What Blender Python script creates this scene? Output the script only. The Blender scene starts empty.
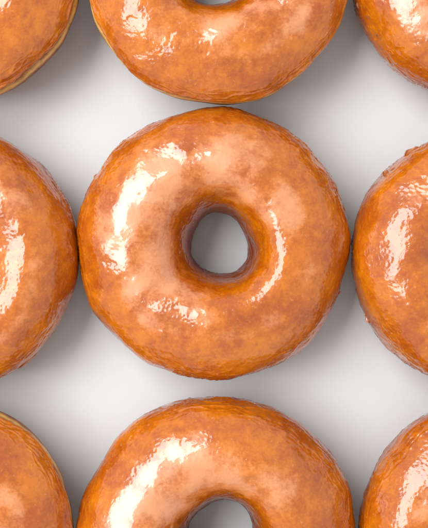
import bpy, math, random
import numpy as np
from mathutils import Vector

# ---------------------------------------------------------------- camera, world, lamps, exposure
S = bpy.context.scene
PXM = 3010.0                      # photo pixels per metre at the doughnuts' widest height
EQ = 0.0165                       # that height above the table
CAM_H = 0.345                      # camera above that height
cd = bpy.data.cameras.new('camera'); cam = bpy.data.objects.new('camera', cd)
S.collection.objects.link(cam); S.camera = cam
cam.location = (0, 0, EQ + CAM_H); cam.rotation_euler = (0, 0, 0)
cd.sensor_fit = 'HORIZONTAL'; cd.sensor_width = 36.0
cd.lens = 36.0 * CAM_H / (428.0 / PXM)
cd.clip_start = 0.01; cd.clip_end = 20.0

W = bpy.data.worlds.new('World'); S.world = W; W.use_nodes = True
wn = W.node_tree.nodes; bg = wn['Background']
bg.inputs['Color'].default_value = (1.0, 0.98, 0.96, 1)
# the room round the table: brighter towards the window side, dim on the far side
tcw = wn.new('ShaderNodeTexCoord'); dt = wn.new('ShaderNodeVectorMath'); dt.operation = 'DOT_PRODUCT'
dt.inputs[1].default_value = (math.cos(math.radians(150)) * 0.8, math.sin(math.radians(150)) * 0.8, 0.6)
mr = wn.new('ShaderNodeMapRange'); mr.inputs[1].default_value = -0.9; mr.inputs[2].default_value = 1.0
mr.inputs[3].default_value = 0.74; mr.inputs[4].default_value = 0.84
W.node_tree.links.new(tcw.outputs['Generated'], dt.inputs[0]); W.node_tree.links.new(dt.outputs['Value'], mr.inputs[0])
# straight above hang the camera and the dark ceiling
sx = wn.new('ShaderNodeSeparateXYZ'); mz = wn.new('ShaderNodeMapRange'); mz.interpolation_type = 'SMOOTHSTEP'
for i_, v_ in enumerate((0.60, 0.98, 1.0, 0.85)): mz.inputs[i_ + 1].default_value = v_
mu = wn.new('ShaderNodeMath'); mu.operation = 'MULTIPLY'
W.node_tree.links.new(tcw.outputs['Generated'], sx.inputs[0]); W.node_tree.links.new(sx.outputs['Z'], mz.inputs[0])
W.node_tree.links.new(mr.outputs[0], mu.inputs[0]); W.node_tree.links.new(mz.outputs[0], mu.inputs[1])
W.node_tree.links.new(mu.outputs[0], bg.inputs['Strength'])

def area(name, az, el, dist, sx, sy, power, col, target=(0, 0, 0.02)):
    l = bpy.data.lights.new(name, 'AREA'); l.shape = 'RECTANGLE'; l.size = sx; l.size_y = sy
    l.energy = power; l.color = col
    o = bpy.data.objects.new(name, l); S.collection.objects.link(o)
    a, e = math.radians(az), math.radians(el)
    d = Vector((math.cos(a) * math.cos(e), math.sin(a) * math.cos(e), math.sin(e)))
    o.location = Vector(target) + d * dist
    o.rotation_euler = d.to_track_quat('Z', 'Y').to_euler()
    return o
area('window_light', 159, 54, 0.95, 1.0, 0.52, 12.2, (0.95, 0.98, 1.0))

S.view_settings.view_transform = 'Standard'; S.view_settings.look = 'None'
S.view_settings.exposure = 0.03; S.view_settings.gamma = 1.0

# ---------------------------------------------------------------- helpers
def link(o): S.collection.objects.link(o); return o

def perlin(P, seed):
    """3-D gradient noise, vectorised; P is (n,3); about -1..1"""
    P = P + np.array([seed * 17.13, seed * 5.71, seed * 11.37])
    i = np.floor(P).astype(np.int64); f = P - i
    u = f * f * f * (f * (f * 6 - 15) + 10)
    def g(dx, dy, dz):
        h = ((i[:, 0] + dx) * 374761393 + (i[:, 1] + dy) * 668265263 + (i[:, 2] + dz) * 2147483647) & 0xffffffff
        h = ((h ^ (h >> 13)) * 1274126177) & 0xffffffff
        h = (h ^ (h >> 16))
        a = (h & 0xffff) / 65536.0 * 2 * np.pi; z = ((h >> 16) & 0xffff) / 32768.0 - 1.0
        r = np.sqrt(np.maximum(0, 1 - z * z))
        return r * np.cos(a) * (f[:, 0] - dx) + r * np.sin(a) * (f[:, 1] - dy) + z * (f[:, 2] - dz)
    L = lambda a, b, t: a + (b - a) * t
    return 1.5 * L(L(L(g(0,0,0), g(1,0,0), u[:,0]), L(g(0,1,0), g(1,1,0), u[:,0]), u[:,1]),
             L(L(g(0,0,1), g(1,0,1), u[:,0]), L(g(0,1,1), g(1,1,1), u[:,0]), u[:,1]), u[:,2])

def sstep(a, b, x):
    t = np.clip((x - a) / (b - a), 0, 1); return t * t * (3 - 2 * t)

def mesh_grid(name, P, nt, npf, wrap_t, wrap_p, attrs=None):
    """P is (nt, npf, 3)"""
    me = bpy.data.meshes.new(name)
    V = P.reshape(-1, 3).astype(np.float32)
    ti = np.arange(nt if wrap_t else nt - 1); pi = np.arange(npf if wrap_p else npf - 1)
    T, Q = np.meshgrid(ti, pi, indexing='ij'); T2 = (T + 1) % nt; Q2 = (Q + 1) % npf
    F = np.stack([T * npf + Q, T2 * npf + Q, T2 * npf + Q2, T * npf + Q2], -1).reshape(-1, 4).astype(np.int32)
    me.vertices.add(len(V)); me.vertices.foreach_set('co', V.ravel())
    me.loops.add(F.size); me.loops.foreach_set('vertex_index', F.ravel())
    me.polygons.add(len(F)); me.polygons.foreach_set('loop_start', np.arange(0, F.size, 4, dtype=np.int32))
    me.polygons.foreach_set('use_smooth', np.ones(len(F), dtype=bool))
    me.update(calc_edges=True); me.validate()
    for k, v in (attrs or {}).items():
        a = me.attributes.new(k, 'FLOAT', 'POINT'); a.data.foreach_set('value', v.ravel().astype(np.float32))
    return me

# ---------------------------------------------------------------- materials
class NT:
    def __init__(s, name):
        s.m = bpy.data.materials.new(name); s.m.use_nodes = True
        s.t = s.m.node_tree; s.b = s.t.nodes['Principled BSDF']
    def n(s, typ, **kw):
        nd = s.t.nodes.new(typ)
        for k, v in kw.items():
            if k.startswith('i_'): nd.inputs[k[2:].replace('_', ' ')].default_value = v
            else: setattr(nd, k, v)
        return nd
    def l(s, a, b): s.t.links.new(a, b)
    def math(s, op, a, b=None, c=None, clamp=False):
        nd = s.n('ShaderNodeMath', operation=op); nd.use_clamp = clamp
        for i, x in enumerate((a, b, c)):
            if x is None: continue
            if isinstance(x, (int, float)): nd.inputs[i].default_value = x
            else: s.l(x, nd.inputs[i])
        return nd.outputs[0]
    def mix(s, f, a, b):
        nd = s.n('ShaderNodeMix', data_type='RGBA')
        for i, x in ((0, f), (6, a), (7, b)):
            if isinstance(x, (int, float)): nd.inputs[i].default_value = x
            elif isinstance(x, tuple): nd.inputs[i].default_value = (*x, 1)
            else: s.l(x, nd.inputs[i])
        return nd.outputs[2]
    def rng(s, x, a, b, c=0.0, d=1.0):
        nd = s.n('ShaderNodeMapRange', interpolation_type='SMOOTHSTEP')
        s.l(x, nd.inputs[0])
        for i, v in enumerate((a, b, c, d)): nd.inputs[i + 1].default_value = v
        return nd.outputs[0]
    def noise(s, vec, scale, detail=3, rough=0.55, dist=0.0):
        nd = s.n('ShaderNodeTexNoise'); s.l(vec, nd.inputs['Vector'])
        nd.inputs['Scale'].default_value = scale; nd.inputs['Detail'].default_value = detail
        nd.inputs['Roughness'].default_value = rough; nd.inputs['Distortion'].default_value = dist
        return nd.outputs[0]
    def coords(s):
        tc = s.n('ShaderNodeTexCoord'); oi = s.n('ShaderNodeObjectInfo')
        v = s.n('ShaderNodeVectorMath', operation='MULTIPLY_ADD')
        s.l(oi.outputs['Random'], v.inputs[0]); v.inputs[1].default_value = (3.1, 1.7, 2.3)
        s.l(tc.outputs['Object'], v.inputs[2]); return v.outputs[0]
    def attr(s, name):
        a = s.n('ShaderNodeAttribute'); a.attribute_name = name; return a.outputs['Fac']
    def bump(s, h, strength, dist, prev=None):
        nd = s.n('ShaderNodeBump'); nd.inputs['Strength'].default_value = strength
        nd.inputs['Distance'].default_value = dist; s.l(h, nd.inputs['Height'])
        if prev is not None: s.l(prev, nd.inputs['Normal'])
        return nd.outputs[0]

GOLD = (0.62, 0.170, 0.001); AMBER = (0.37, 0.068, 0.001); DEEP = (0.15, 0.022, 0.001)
MILK = (0.71, 0.285, 0.115); PALE = (0.66, 0.34, 0.10)

def glaze_material():
    N = NT('sugar_glaze_over_fried_dough'); co = N.coords(); b = N.b
    milk_a = N.attr('milk'); rim = N.attr('rim')
    n1 = N.noise(co, 75, 4, 0.6); n2 = N.noise(co, 320, 4, 0.65, 0.3); n3 = N.noise(co, 1100, 3, 0.6)
    mottled = N.math('ADD', N.math('MULTIPLY', n1, 0.5), N.math('ADD', N.math('MULTIPLY', n2, 0.33), N.math('MULTIPLY', n3, 0.17)))
    fried = N.mix(N.rng(mottled, 0.36, 0.66), AMBER, GOLD)
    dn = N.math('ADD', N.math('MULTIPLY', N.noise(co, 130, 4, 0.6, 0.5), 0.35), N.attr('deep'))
    fried = N.mix(N.rng(dn, 0.20, 0.82), fried, DEEP)  # dark crust patches, plus painted shade on the hole wall
    fried = N.mix(N.math('MULTIPLY', N.attr('pale'), 0.8), fried, PALE)
    mm = N.math('ADD', milk_a, N.math('MULTIPLY', N.math('SUBTRACT', mottled, 0.5), 1.5))
    mk = N.rng(mm, 0.58, 1.20, 0.0, 0.85)
    col = N.mix(mk, fried, MILK)
    # tiny sugar specks
    sp = N.rng(N.noise(co, 900, 2, 0.5), 0.66, 0.74, 0, 0.22)
    col = N.mix(sp, col, (0.8, 0.42, 0.16))
    N.l(col, b.inputs['Base Color'])
    b.inputs['Subsurface Weight'].default_value = 0.08
    b.inputs['Subsurface Radius'].default_value = (1.0, 0.35, 0.08)
    b.inputs['Subsurface Scale'].default_value = 0.003
    b.inputs['IOR'].default_value = 1.5
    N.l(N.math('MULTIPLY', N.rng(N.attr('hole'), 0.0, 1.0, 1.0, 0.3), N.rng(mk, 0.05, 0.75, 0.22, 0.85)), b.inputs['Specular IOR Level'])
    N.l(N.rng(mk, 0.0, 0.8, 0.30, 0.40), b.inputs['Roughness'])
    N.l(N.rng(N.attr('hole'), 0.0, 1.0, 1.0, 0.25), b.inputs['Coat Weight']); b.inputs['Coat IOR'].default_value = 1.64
    N.l(N.rng(N.noise(co, 220, 3, 0.6), 0.3, 0.75, 0.03, 0.17), b.inputs['Coat Roughness'])
    # surface relief: pitted sugar crust towards the rim, smoother flowed glaze on top
    pit = N.n('ShaderNodeTexVoronoi', feature='SMOOTH_F1'); N.l(co, pit.inputs['Vector'])
    pit.inputs['Scale'].default_value = 800; pit.inputs['Smoothness'].default_value = 0.7; pit.inputs['Randomness'].default_value = 1
    crust = N.math('SUBTRACT', 1.0, N.math('MULTIPLY', mk, 0.85))
    h1 = N.math('MULTIPLY', N.math('ADD', pit.outputs['Distance'], N.math('MULTIPLY', n2, 1.2)), crust)
    bp = N.bump(h1, 0.38, 0.00026)
    patch = N.rng(N.noise(co, 55, 2, 0.5), 0.40, 0.62, 0.15, 1.0)
    flow = N.math('MULTIPLY', N.noise(co, 150, 2, 0.5, 1.2), patch)
    bp = N.bump(flow, 0.34, 0.0006, bp)
    bp = N.bump(n3, 0.2, 0.00005, bp)
    N.l(bp, b.inputs['Normal']); N.l(bp, b.inputs['Coat Normal'])
    return N.m

def dough_material():
    N = NT('fried_dough_side'); co = N.coords(); b = N.b
    n = N.noise(co, 260, 5, 0.65)
    base = N.mix(N.rng(n, 0.35, 0.65), (0.20, 0.045, 0.008), (0.40, 0.12, 0.02))
    c = N.mix(N.math('MULTIPLY', N.attr('pale'), N.rng(n, 0.25, 0.6, 0.45, 1.0)), base, (0.88, 0.54, 0.16))
    N.l(c, b.inputs['Base Color'])
    b.inputs['Roughness'].default_value = 0.45
    b.inputs['Subsurface Weight'].default_value = 0.15
    b.inputs['Subsurface Radius'].default_value = (1, .4, .15); b.inputs['Subsurface Scale'].default_value = 0.002
    b.inputs['Specular IOR Level'].default_value = 0.2
    N.l(N.bump(N.noise(co, 700, 4, 0.6), 0.6, 0.0004), b.inputs['Normal'])
    return N.m

def flake_material():
    N = NT('dried_glaze_flake'); co = N.coords(); b = N.b
    N.l(N.mix(N.noise(co, 500, 3), (0.30, 0.07, 0.012), (0.60, 0.26, 0.10)), b.inputs['Base Color'])
    b.inputs['Roughness'].default_value = 0.25; b.inputs['Coat Weight'].default_value = 1.0
    b.inputs['Coat Roughness'].default_value = 0.08
    b.inputs['Subsurface Weight'].default_value = 0.3; b.inputs['Subsurface Scale'].default_value = 0.001
    N.l(N.bump(N.noise(co, 1200, 3), 0.4, 0.0002), b.inputs['Normal'])
    return N.m

def table_material():
    N = NT('matt_white_table'); b = N.b
    tc = N.n('ShaderNodeTexCoord'); co = tc.outputs['Object']
    big = N.noise(co, 14, 3, 0.5); fine = N.noise(co, 2600, 2, 0.5)
    c = N.mix(N.rng(big, 0.3, 0.7), (0.635, 0.638, 0.638), (0.662, 0.664, 0.664))
    # faint woven grain
    wx = N.n('ShaderNodeTexWave', wave_type='BANDS', bands_direction='X'); N.l(co, wx.inputs['Vector'])
    wy = N.n('ShaderNodeTexWave', wave_type='BANDS', bands_direction='Y'); N.l(co, wy.inputs['Vector'])
    for w in (wx, wy):
        w.inputs['Scale'].default_value = 330; w.inputs['Distortion'].default_value = 3.0; w.inputs['Detail'].default_value = 2
    g = N.math('ADD', N.math('MULTIPLY', N.math('ADD', wx.outputs['Fac'], wy.outputs['Fac']), 0.5), fine)
    c = N.mix(N.rng(g, 0.6, 1.4, 0.0, 0.06), c, (0.55, 0.55, 0.55))
    N.l(c, b.inputs['Base Color']); b.inputs['Roughness'].default_value = 0.5
    b.inputs['Specular IOR Level'].default_value = 0.35
    N.l(N.bump(g, 0.12, 0.0001), b.inputs['Normal'])
    return N.m

GLAZE, DOUGH, FLAKE = glaze_material(), dough_material(), flake_material()

# ---------------------------------------------------------------- the setting: a white table
def make_table():
    import bmesh
    bm = bmesh.new(); bmesh.ops.create_cube(bm, size=1.0)
    for v in bm.verts: v.co.x *= 1.2; v.co.y *= 1.2; v.co.z = v.co.z * 0.03 - 0.015
    bmesh.ops.bevel(bm, geom=bm.edges[:], offset=0.004, segments=3, affect='EDGES')
    me = bpy.data.meshes.new('table'); bm.to_mesh(me); bm.free()
    me.materials.append(table_material())
    o = link(bpy.data.objects.new('table', me)); o['kind'] = 'structure'; o['label'] = 'matt white tabletop under the doughnuts'
make_table()

# ---------------------------------------------------------------- doughnuts
PXC = lambda px, py: ((px - 214.0) / PXM, (264.0 - py) / PXM)

class Shape:
    """one doughnut body: ring with a funnel hole, wobbling outline and hand-made unevenness"""
    pz = -0.0042
    def __init__(s, seed, r_out, r_hole, hole_off, harm, zeq=0.0165, top=0.0335, crest=0.50):
        s.seed, s.ro, s.rh, s.off, s.harm = seed, r_out, r_hole, hole_off, harm
        s.zeq, s.top, s.crest = zeq, top, crest
    def pt(s, T, F):
        """T azimuth, F profile angle (0 outer side, pi/2 crest, pi hole side)"""
        ro = s.ro * np.ones_like(T)
        for k, a, ph in s.harm: ro = ro + s.ro * a * np.cos(k * (T - ph))
        rh = s.rh * (1 + 0.05 * np.cos(2 * (T - s.seed)) + 0.045 * np.cos(3 * (T - 2.1 * s.seed)))
        c, sn = np.cos(F), np.sin(F)
        wc = s.crest                                         # crest position between hole and rim
        Rc = rh + (ro - rh) * wc
        out = c >= 0
        ao = ro - Rc; ai = Rc - rh
        top = s.top + 0.0007 * np.cos(2 * T + s.seed * 1.3) + 0.0005 * np.cos(3 * T - s.seed)
        zi = 0.0100                                          # hole is narrowest a little lower down
        z0 = s.zeq + (zi - s.zeq) * sstep(0.15, -0.95, c)
        e = 1.24
        cc = np.sign(c) * np.abs(c) ** np.where(out, e, 1.02)
        rr = np.where(out, Rc + ao * cc, Rc + ai * cc)
        up = z0 + (top - z0) * np.abs(sn) ** 0.97
        lo = z0 - z0 * np.abs(sn) ** 0.80
        z = np.where(sn >= 0, up, lo)
        # underside pulled in, so that it sits on a narrower foot
        rr = rr + np.where((sn < 0) & out, -0.0022 * (-sn) ** 1.5, 0) + np.where((sn < 0) & ~out, 0.0015 * (-sn) ** 1.5, 0)
        hk = sstep(0.2, -1.0, c)
        x = rr * np.cos(T) + s.off[0] * hk; y = rr * np.sin(T) + s.off[1] * hk
        P = np.stack([x, y, z], -1)
        q = P.reshape(-1, 3)
        n = 0.0012 * perlin(q * 45, s.seed) + 0.00035 * perlin(q * 120, s.seed + 3)
        d = np.stack([np.cos(T) * c, np.sin(T) * c, np.maximum(sn, 0) ], -1)
        return P + d * n.reshape(T.shape)[..., None]

def normals(P):
    a = np.roll(P, -1, 0) - np.roll(P, 1, 0)
    b = np.empty_like(P); b[:, 1:-1] = P[:, 2:] - P[:, :-2]; b[:, 0] = P[:, 1] - P[:, 0]; b[:, -1] = P[:, -1] - P[:, -2]
    n = np.cross(a, b); n /= np.maximum(np.linalg.norm(n, axis=-1, keepdims=True), 1e-12)
    return n

def pale_mask(s, T, P, k):
    z = P[..., 2]; q = P.reshape(-1, 3)
    n = perlin(q * 90, s.seed + 9).reshape(T.shape)
    zc = s.zeq + s.pz + 0.0012 * n
    return k * np.exp(-((z - zc) / 0.0017) ** 2)

def doughnut(px, py, rpx, hpx, seed, label, harm, hole=(0, 0), edge=-0.35, pale=0.5, milk=0.0, rough=1.0, tilt=(0, 0), flakes=(), NTH=900, NPH=260, crest=0.46, spots=(), zeq=0.0165, pz=-0.0042, mdir=145):
    x, y = PXC(px, py)
    root = link(bpy.data.objects.new('glazed_doughnut', None))
    root.empty_display_size = 0.05
    root.location = (x, y, 0.0); root['label'] = label; root['category'] = 'doughnut'
    root['group'] = 'glazed ring doughnuts laid in rows on the white table'
    s = Shape(seed, rpx / PXM, hpx / PXM, (hole[0] / PXM, -hole[1] / PXM), harm, crest=crest, zeq=zeq); s.pz = pz
    # dough body
    nt, nf = 300, 150
    t = np.linspace(0, 2 * np.pi, nt, endpoint=False); f = np.linspace(0, 2 * np.pi, nf, endpoint=False)
    T, F = np.meshgrid(t, f, indexing='ij')
    P = s.pt(T, F); Nn = -normals(P)
    if Nn[0, nf // 4, 2] < 0: Nn = -Nn
    P = P - Nn * (0.0008 * sstep(0.25, 0.6, F) * (1 - sstep(3.3, 3.7, F)))[..., None]; P[..., 2] = np.maximum(P[..., 2], 0.0)
    pm = pale_mask(s, T, P, 1.0) * (np.cos(F) > 0)
    me = mesh_grid('dough', P, nt, nf, True, True, {'pale': pm}); me.materials.append(DOUGH)
    d = link(bpy.data.objects.new('dough', me)); d.parent = root
    # glaze coat
    nt, nf = NTH, NPH
    t = np.linspace(0, 2 * np.pi, nt, endpoint=False); u = np.linspace(0, 1, nf)
    # the lower edge of the glaze wanders up and down round the doughnut
    ring = np.stack([np.cos(t) * 2.2, np.sin(t) * 2.2, np.zeros(nt)], -1)
    w = 0.10 * perlin(ring, seed + 21) + 0.06 * perlin(ring * 4, seed + 22) + 0.03 * perlin(ring * 11, seed + 23)
    f0 = edge + w; f1 = np.pi + 0.75 + w * 0.8
    T = np.repeat(t[:, None], nf, 1); F = f0[:, None] + (f1 - f0)[:, None] * u[None, :]
    P0 = s.pt(T, F); N0 = -normals(P0)
    if N0[0, nf // 2, 2] < 0: N0 = -N0
    q = P0.reshape(-1, 3); sh = T.shape
    ed = (F - f0[:, None])                                    # angle from the outer lip
    ed2 = (f1[:, None] - F)
    h = 0.0005 * sstep(0, 0.10, ed) * sstep(0, 0.10, ed2) - 0.00025
    h += 0.0003 * np.exp(-((ed - 0.10) / 0.06) ** 2)          # bead where it ran down and set
    # flowed waves and dimples
    crust = np.clip(1.15 - sstep(0.35, 0.95, F), 0, 1)        # outer shoulder is the pitted part
    h += 0.00030 * perlin(q * 110, seed + 31).reshape(sh)
    h += 0.00005 * perlin(q * 330, seed + 32).reshape(sh) * (0.4 + crust)
    h += rough * 0.000016 * perlin(q * 900, seed + 33).reshape(sh) * (0.25 + crust)
    dim = perlin(q * 240, seed + 34).reshape(sh)
    h -= 0.00016 * sstep(0.45, 0.8, dim)
    # small lumps and runs that catch the light
    rl = np.random.RandomState(int(seed * 10))
    lumps = [((a - px) / PXM, (py - b) / PXM, sg, hh) for a, b, sg, hh in spots]
    for _ in range(34):
        aa = rl.rand() * 2 * np.pi; ra = s.ro * (0.36 + 0.58 * rl.rand())
        lumps.append((ra * np.cos(aa), ra * np.sin(aa), 0.0007 + 0.0014 * rl.rand() ** 2, 0.00008 + 0.00016 * rl.rand()))
    for lx, ly, sg, hh in lumps:
        dd = (P0[..., 0] - lx) ** 2 + (P0[..., 1] - ly) ** 2
        h += hh * np.exp(-dd / (2 * sg * sg)) * (F < 2.9) * (F > 0.2)
    # wrinkled dried film round the rim: ridges that run along the circumference
    zz = np.stack([np.cos(T) * 7, np.sin(T) * 7, F * 9], -1).reshape(-1, 3)
    wob = 0.55 * perlin(zz * 0.9, seed + 40)
    zz2 = np.stack([np.cos(T) * 5, np.sin(T) * 5, F * 13], -1).reshape(-1, 3); zz2[:, 2] += wob * 2
    rid = 1 - np.abs(perlin(zz2, seed + 41)).reshape(sh) * 2.2
    rid = np.clip(rid, 0, 1) ** 3
    rimm = sstep(-0.35, -0.10, F) * (1 - sstep(0.38, 0.75, F)) * (0.35 + 0.65 * sstep(-0.2, 0.3, perlin(zz * 0.22, seed + 42).reshape(sh)))
    h += 0.00032 * rid * rimm
    # ragged outline
    jag = perlin(np.stack([np.cos(T) * 14, np.sin(T) * 14, F * 3], -1).reshape(-1, 3), seed + 43).reshape(sh)
    h += 0.00024 * np.maximum(jag, 0) ** 1.2 * rimm
    # fine creases inside the hole
    hol = sstep(2.35, 2.9, F)
    cr = 1 - np.abs(perlin(np.stack([np.cos(T) * 2.6, np.sin(T) * 2.6, F * 6], -1).reshape(-1, 3), seed + 44).reshape(sh)) * 2.2
    h += 0.00020 * np.clip(cr, 0, 1) ** 2 * hol
    P = P0 + N0 * h[..., None]
    P[..., 2] = np.maximum(P[..., 2], 0.0004)
    # where the sugar lies thick and milky, where the crust fried darker, and the hole's shade painted in as dark colour
    blot = perlin(q * 60, seed + 51).reshape(sh) * 0.42 + perlin(q * 150, seed + 52).reshape(sh) * 0.30
    mk = sstep(0.55, 1.25, F) * (1 - sstep(2.05, 2.75, F)) * (0.79 + milk) + blot
    mk += 0.30 * rid * rimm + 0.27 * np.cos(T - math.radians(mdir))
    deep = 0.62 * sstep(2.25, 3.0, F) + 0.30 * (1 - sstep(-0.1, 0.55, F)) + 0.20 * perlin(q * 35, seed + 53).reshape(sh)  # first term paints shade down the hole wall
    pm = pale_mask(s, T, P, pale) * (F < 1.5)
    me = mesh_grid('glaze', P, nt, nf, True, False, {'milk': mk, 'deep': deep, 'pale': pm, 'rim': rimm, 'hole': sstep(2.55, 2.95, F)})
    me.materials.append(GLAZE)
    g = link(bpy.data.objects.new('glaze', me)); g.parent = root
    # loose dried flakes of glaze on the rim
    rnd = random.Random(int(seed * 100))
    for (az, fl, ln, hgt) in flakes:
        a = math.radians(az); nl, nh = 22, 8
        G = np.zeros((nl, nh, 3))
        for i in range(nl):
            v = i / (nl - 1) - 0.5; at = a + v * ln / s.ro
            base = s.pt(np.array([[at]]), np.array([[fl]]))[0, 0]
            prof = (max(0.0, 1 - (2 * abs(v)) ** 1.6)) * (0.8 + 0.2 * math.sin(v * 9 + seed)) + 0.04
            for j in range(nh):
                k = j / (nh - 1)
                e = hgt * prof * k
                dr = Vector((math.cos(at), math.sin(at), 0.25 + 0.5 * k * math.sin(v * 9 + seed)))
                G[i, j] = base + np.array(dr) * (e - 0.0004) + np.array((0, 0, 0.00012 * math.sin(i * 0.5 + j * .6)))
        me = mesh_grid('glaze_flake', G, nl, nh, False, False); me.materials.append(FLAKE)
        fo = link(bpy.data.objects.new('glaze_flake', me)); fo.parent = g
        m = fo.modifiers.new('thickness', 'SOLIDIFY'); m.thickness = 0.00025; m.offset = 0
    root.rotation_euler = (math.radians(tilt[0]), math.radians(tilt[1]), 0)
    return root

R = math.radians
doughnut(212.5, 244, 134.5, 31.5, 1.7, 'whole glazed doughnut in the middle, the only one fully inside the picture',
    [(2, 0.004, R(20)), (3, 0.006, R(75)), (5, 0.004, R(10))], hole=(6.5, 0.5), pale=0.2, crest=0.42,
    spots=[(189, 158, .0011, .0003), (211, 158, .0009, .00026), (189, 306, .0014, .0004), (164, 331, .0013, .00055), (152, 318, .0009, .0003), (272, 206, .001, .0003)],
    flakes=[(-21, 0.05, 0.004, 0.0013), (150, 0.1, 0.005, 0.0011)])
doughnut(218, -23, 129.5, 29, 2.9, mdir=60, label='glazed doughnut directly above the middle one, pale side line along its lower edge',
    harm=[(2, 0.006, R(0)), (3, 0.005, R(30))], edge=0.15, pale=1.0, zeq=0.0215, pz=0.0010, hole=(-2, 0), milk=0.05, flakes=[(-8, 0.1, 0.004, 0.0009)])
doughnut(217, 535, 138, 32, 3.6, mdir=150, label='glazed doughnut directly below the middle one, its hole cut by the bottom edge',
    harm=[(2, 0.006, R(0)), (3, 0.006, R(100)), (5, 0.004, R(40))], pale=0.1, hole=(6, -2), flakes=[(75, 0.1, 0.006, 0.0010)])
doughnut(-53, 257, 130, 30, 4.4, mdir=200, label='glazed doughnut left of the middle one, right half seen, wrinkled film down its right rim',
    harm=[(2, 0.006, R(90)), (3, 0.006, R(0)), (5, 0.004, R(20))], pale=0.2, milk=0.05, crest=0.58, flakes=[(-52, 0.1, 0.012, 0.0014)])
doughnut(479, 259, 127, 30, 5.3, mdir=20, label='glazed doughnut right of the middle one, small dried flakes on its left rim',
    harm=[(2, 0.008, R(80)), (3, 0.007, R(40)), (5, 0.004, R(0))], pale=0.2,
    flakes=[(138, 0.12, 0.0026, 0.0022), (123, 0.12, 0.0070, 0.0025), (208, 0.0, 0.005, 0.0020), (160, 0.1, 0.008, 0.001)])
doughnut(-47, -26, 129, 30, 6.1, mdir=90, label='glazed doughnut in the upper left corner with a pale band under its glaze',
    harm=[(2, 0.006, R(120)), (3, 0.005, R(60))], edge=0.15, pale=1.0, zeq=0.0205, pz=0.0006, flakes=[])
doughnut(479, -29, 126, 30, 7.2, mdir=250, label='glazed doughnut in the upper right corner, glossy with a dark reddish lower rim',
    harm=[(2, 0.006, R(30)), (3, 0.006, R(10)), (5, 0.004, R(50))], pale=0.3, flakes=[(196, 0.1, 0.006, 0.0012)])
doughnut(-54, 532, 131, 30, 8.5, mdir=300, label='glazed doughnut in the lower left corner, amber, pale line showing at its right edge',
    harm=[(2, 0.006, R(60)), (3, 0.006, R(90))], edge=0.10, pale=0.9, zeq=0.020, pz=0.0005, milk=0.05, flakes=[(50, 0.1, 0.007, 0.0009)])
doughnut(489, 530, 129, 30, 9.3, mdir=0, label='glazed doughnut in the lower right corner with a bright streak down its left shoulder',
    harm=[(2, 0.005, R(45)), (3, 0.006, R(120))], pale=0.2, flakes=[(150, 0.1, 0.008, 0.001)])
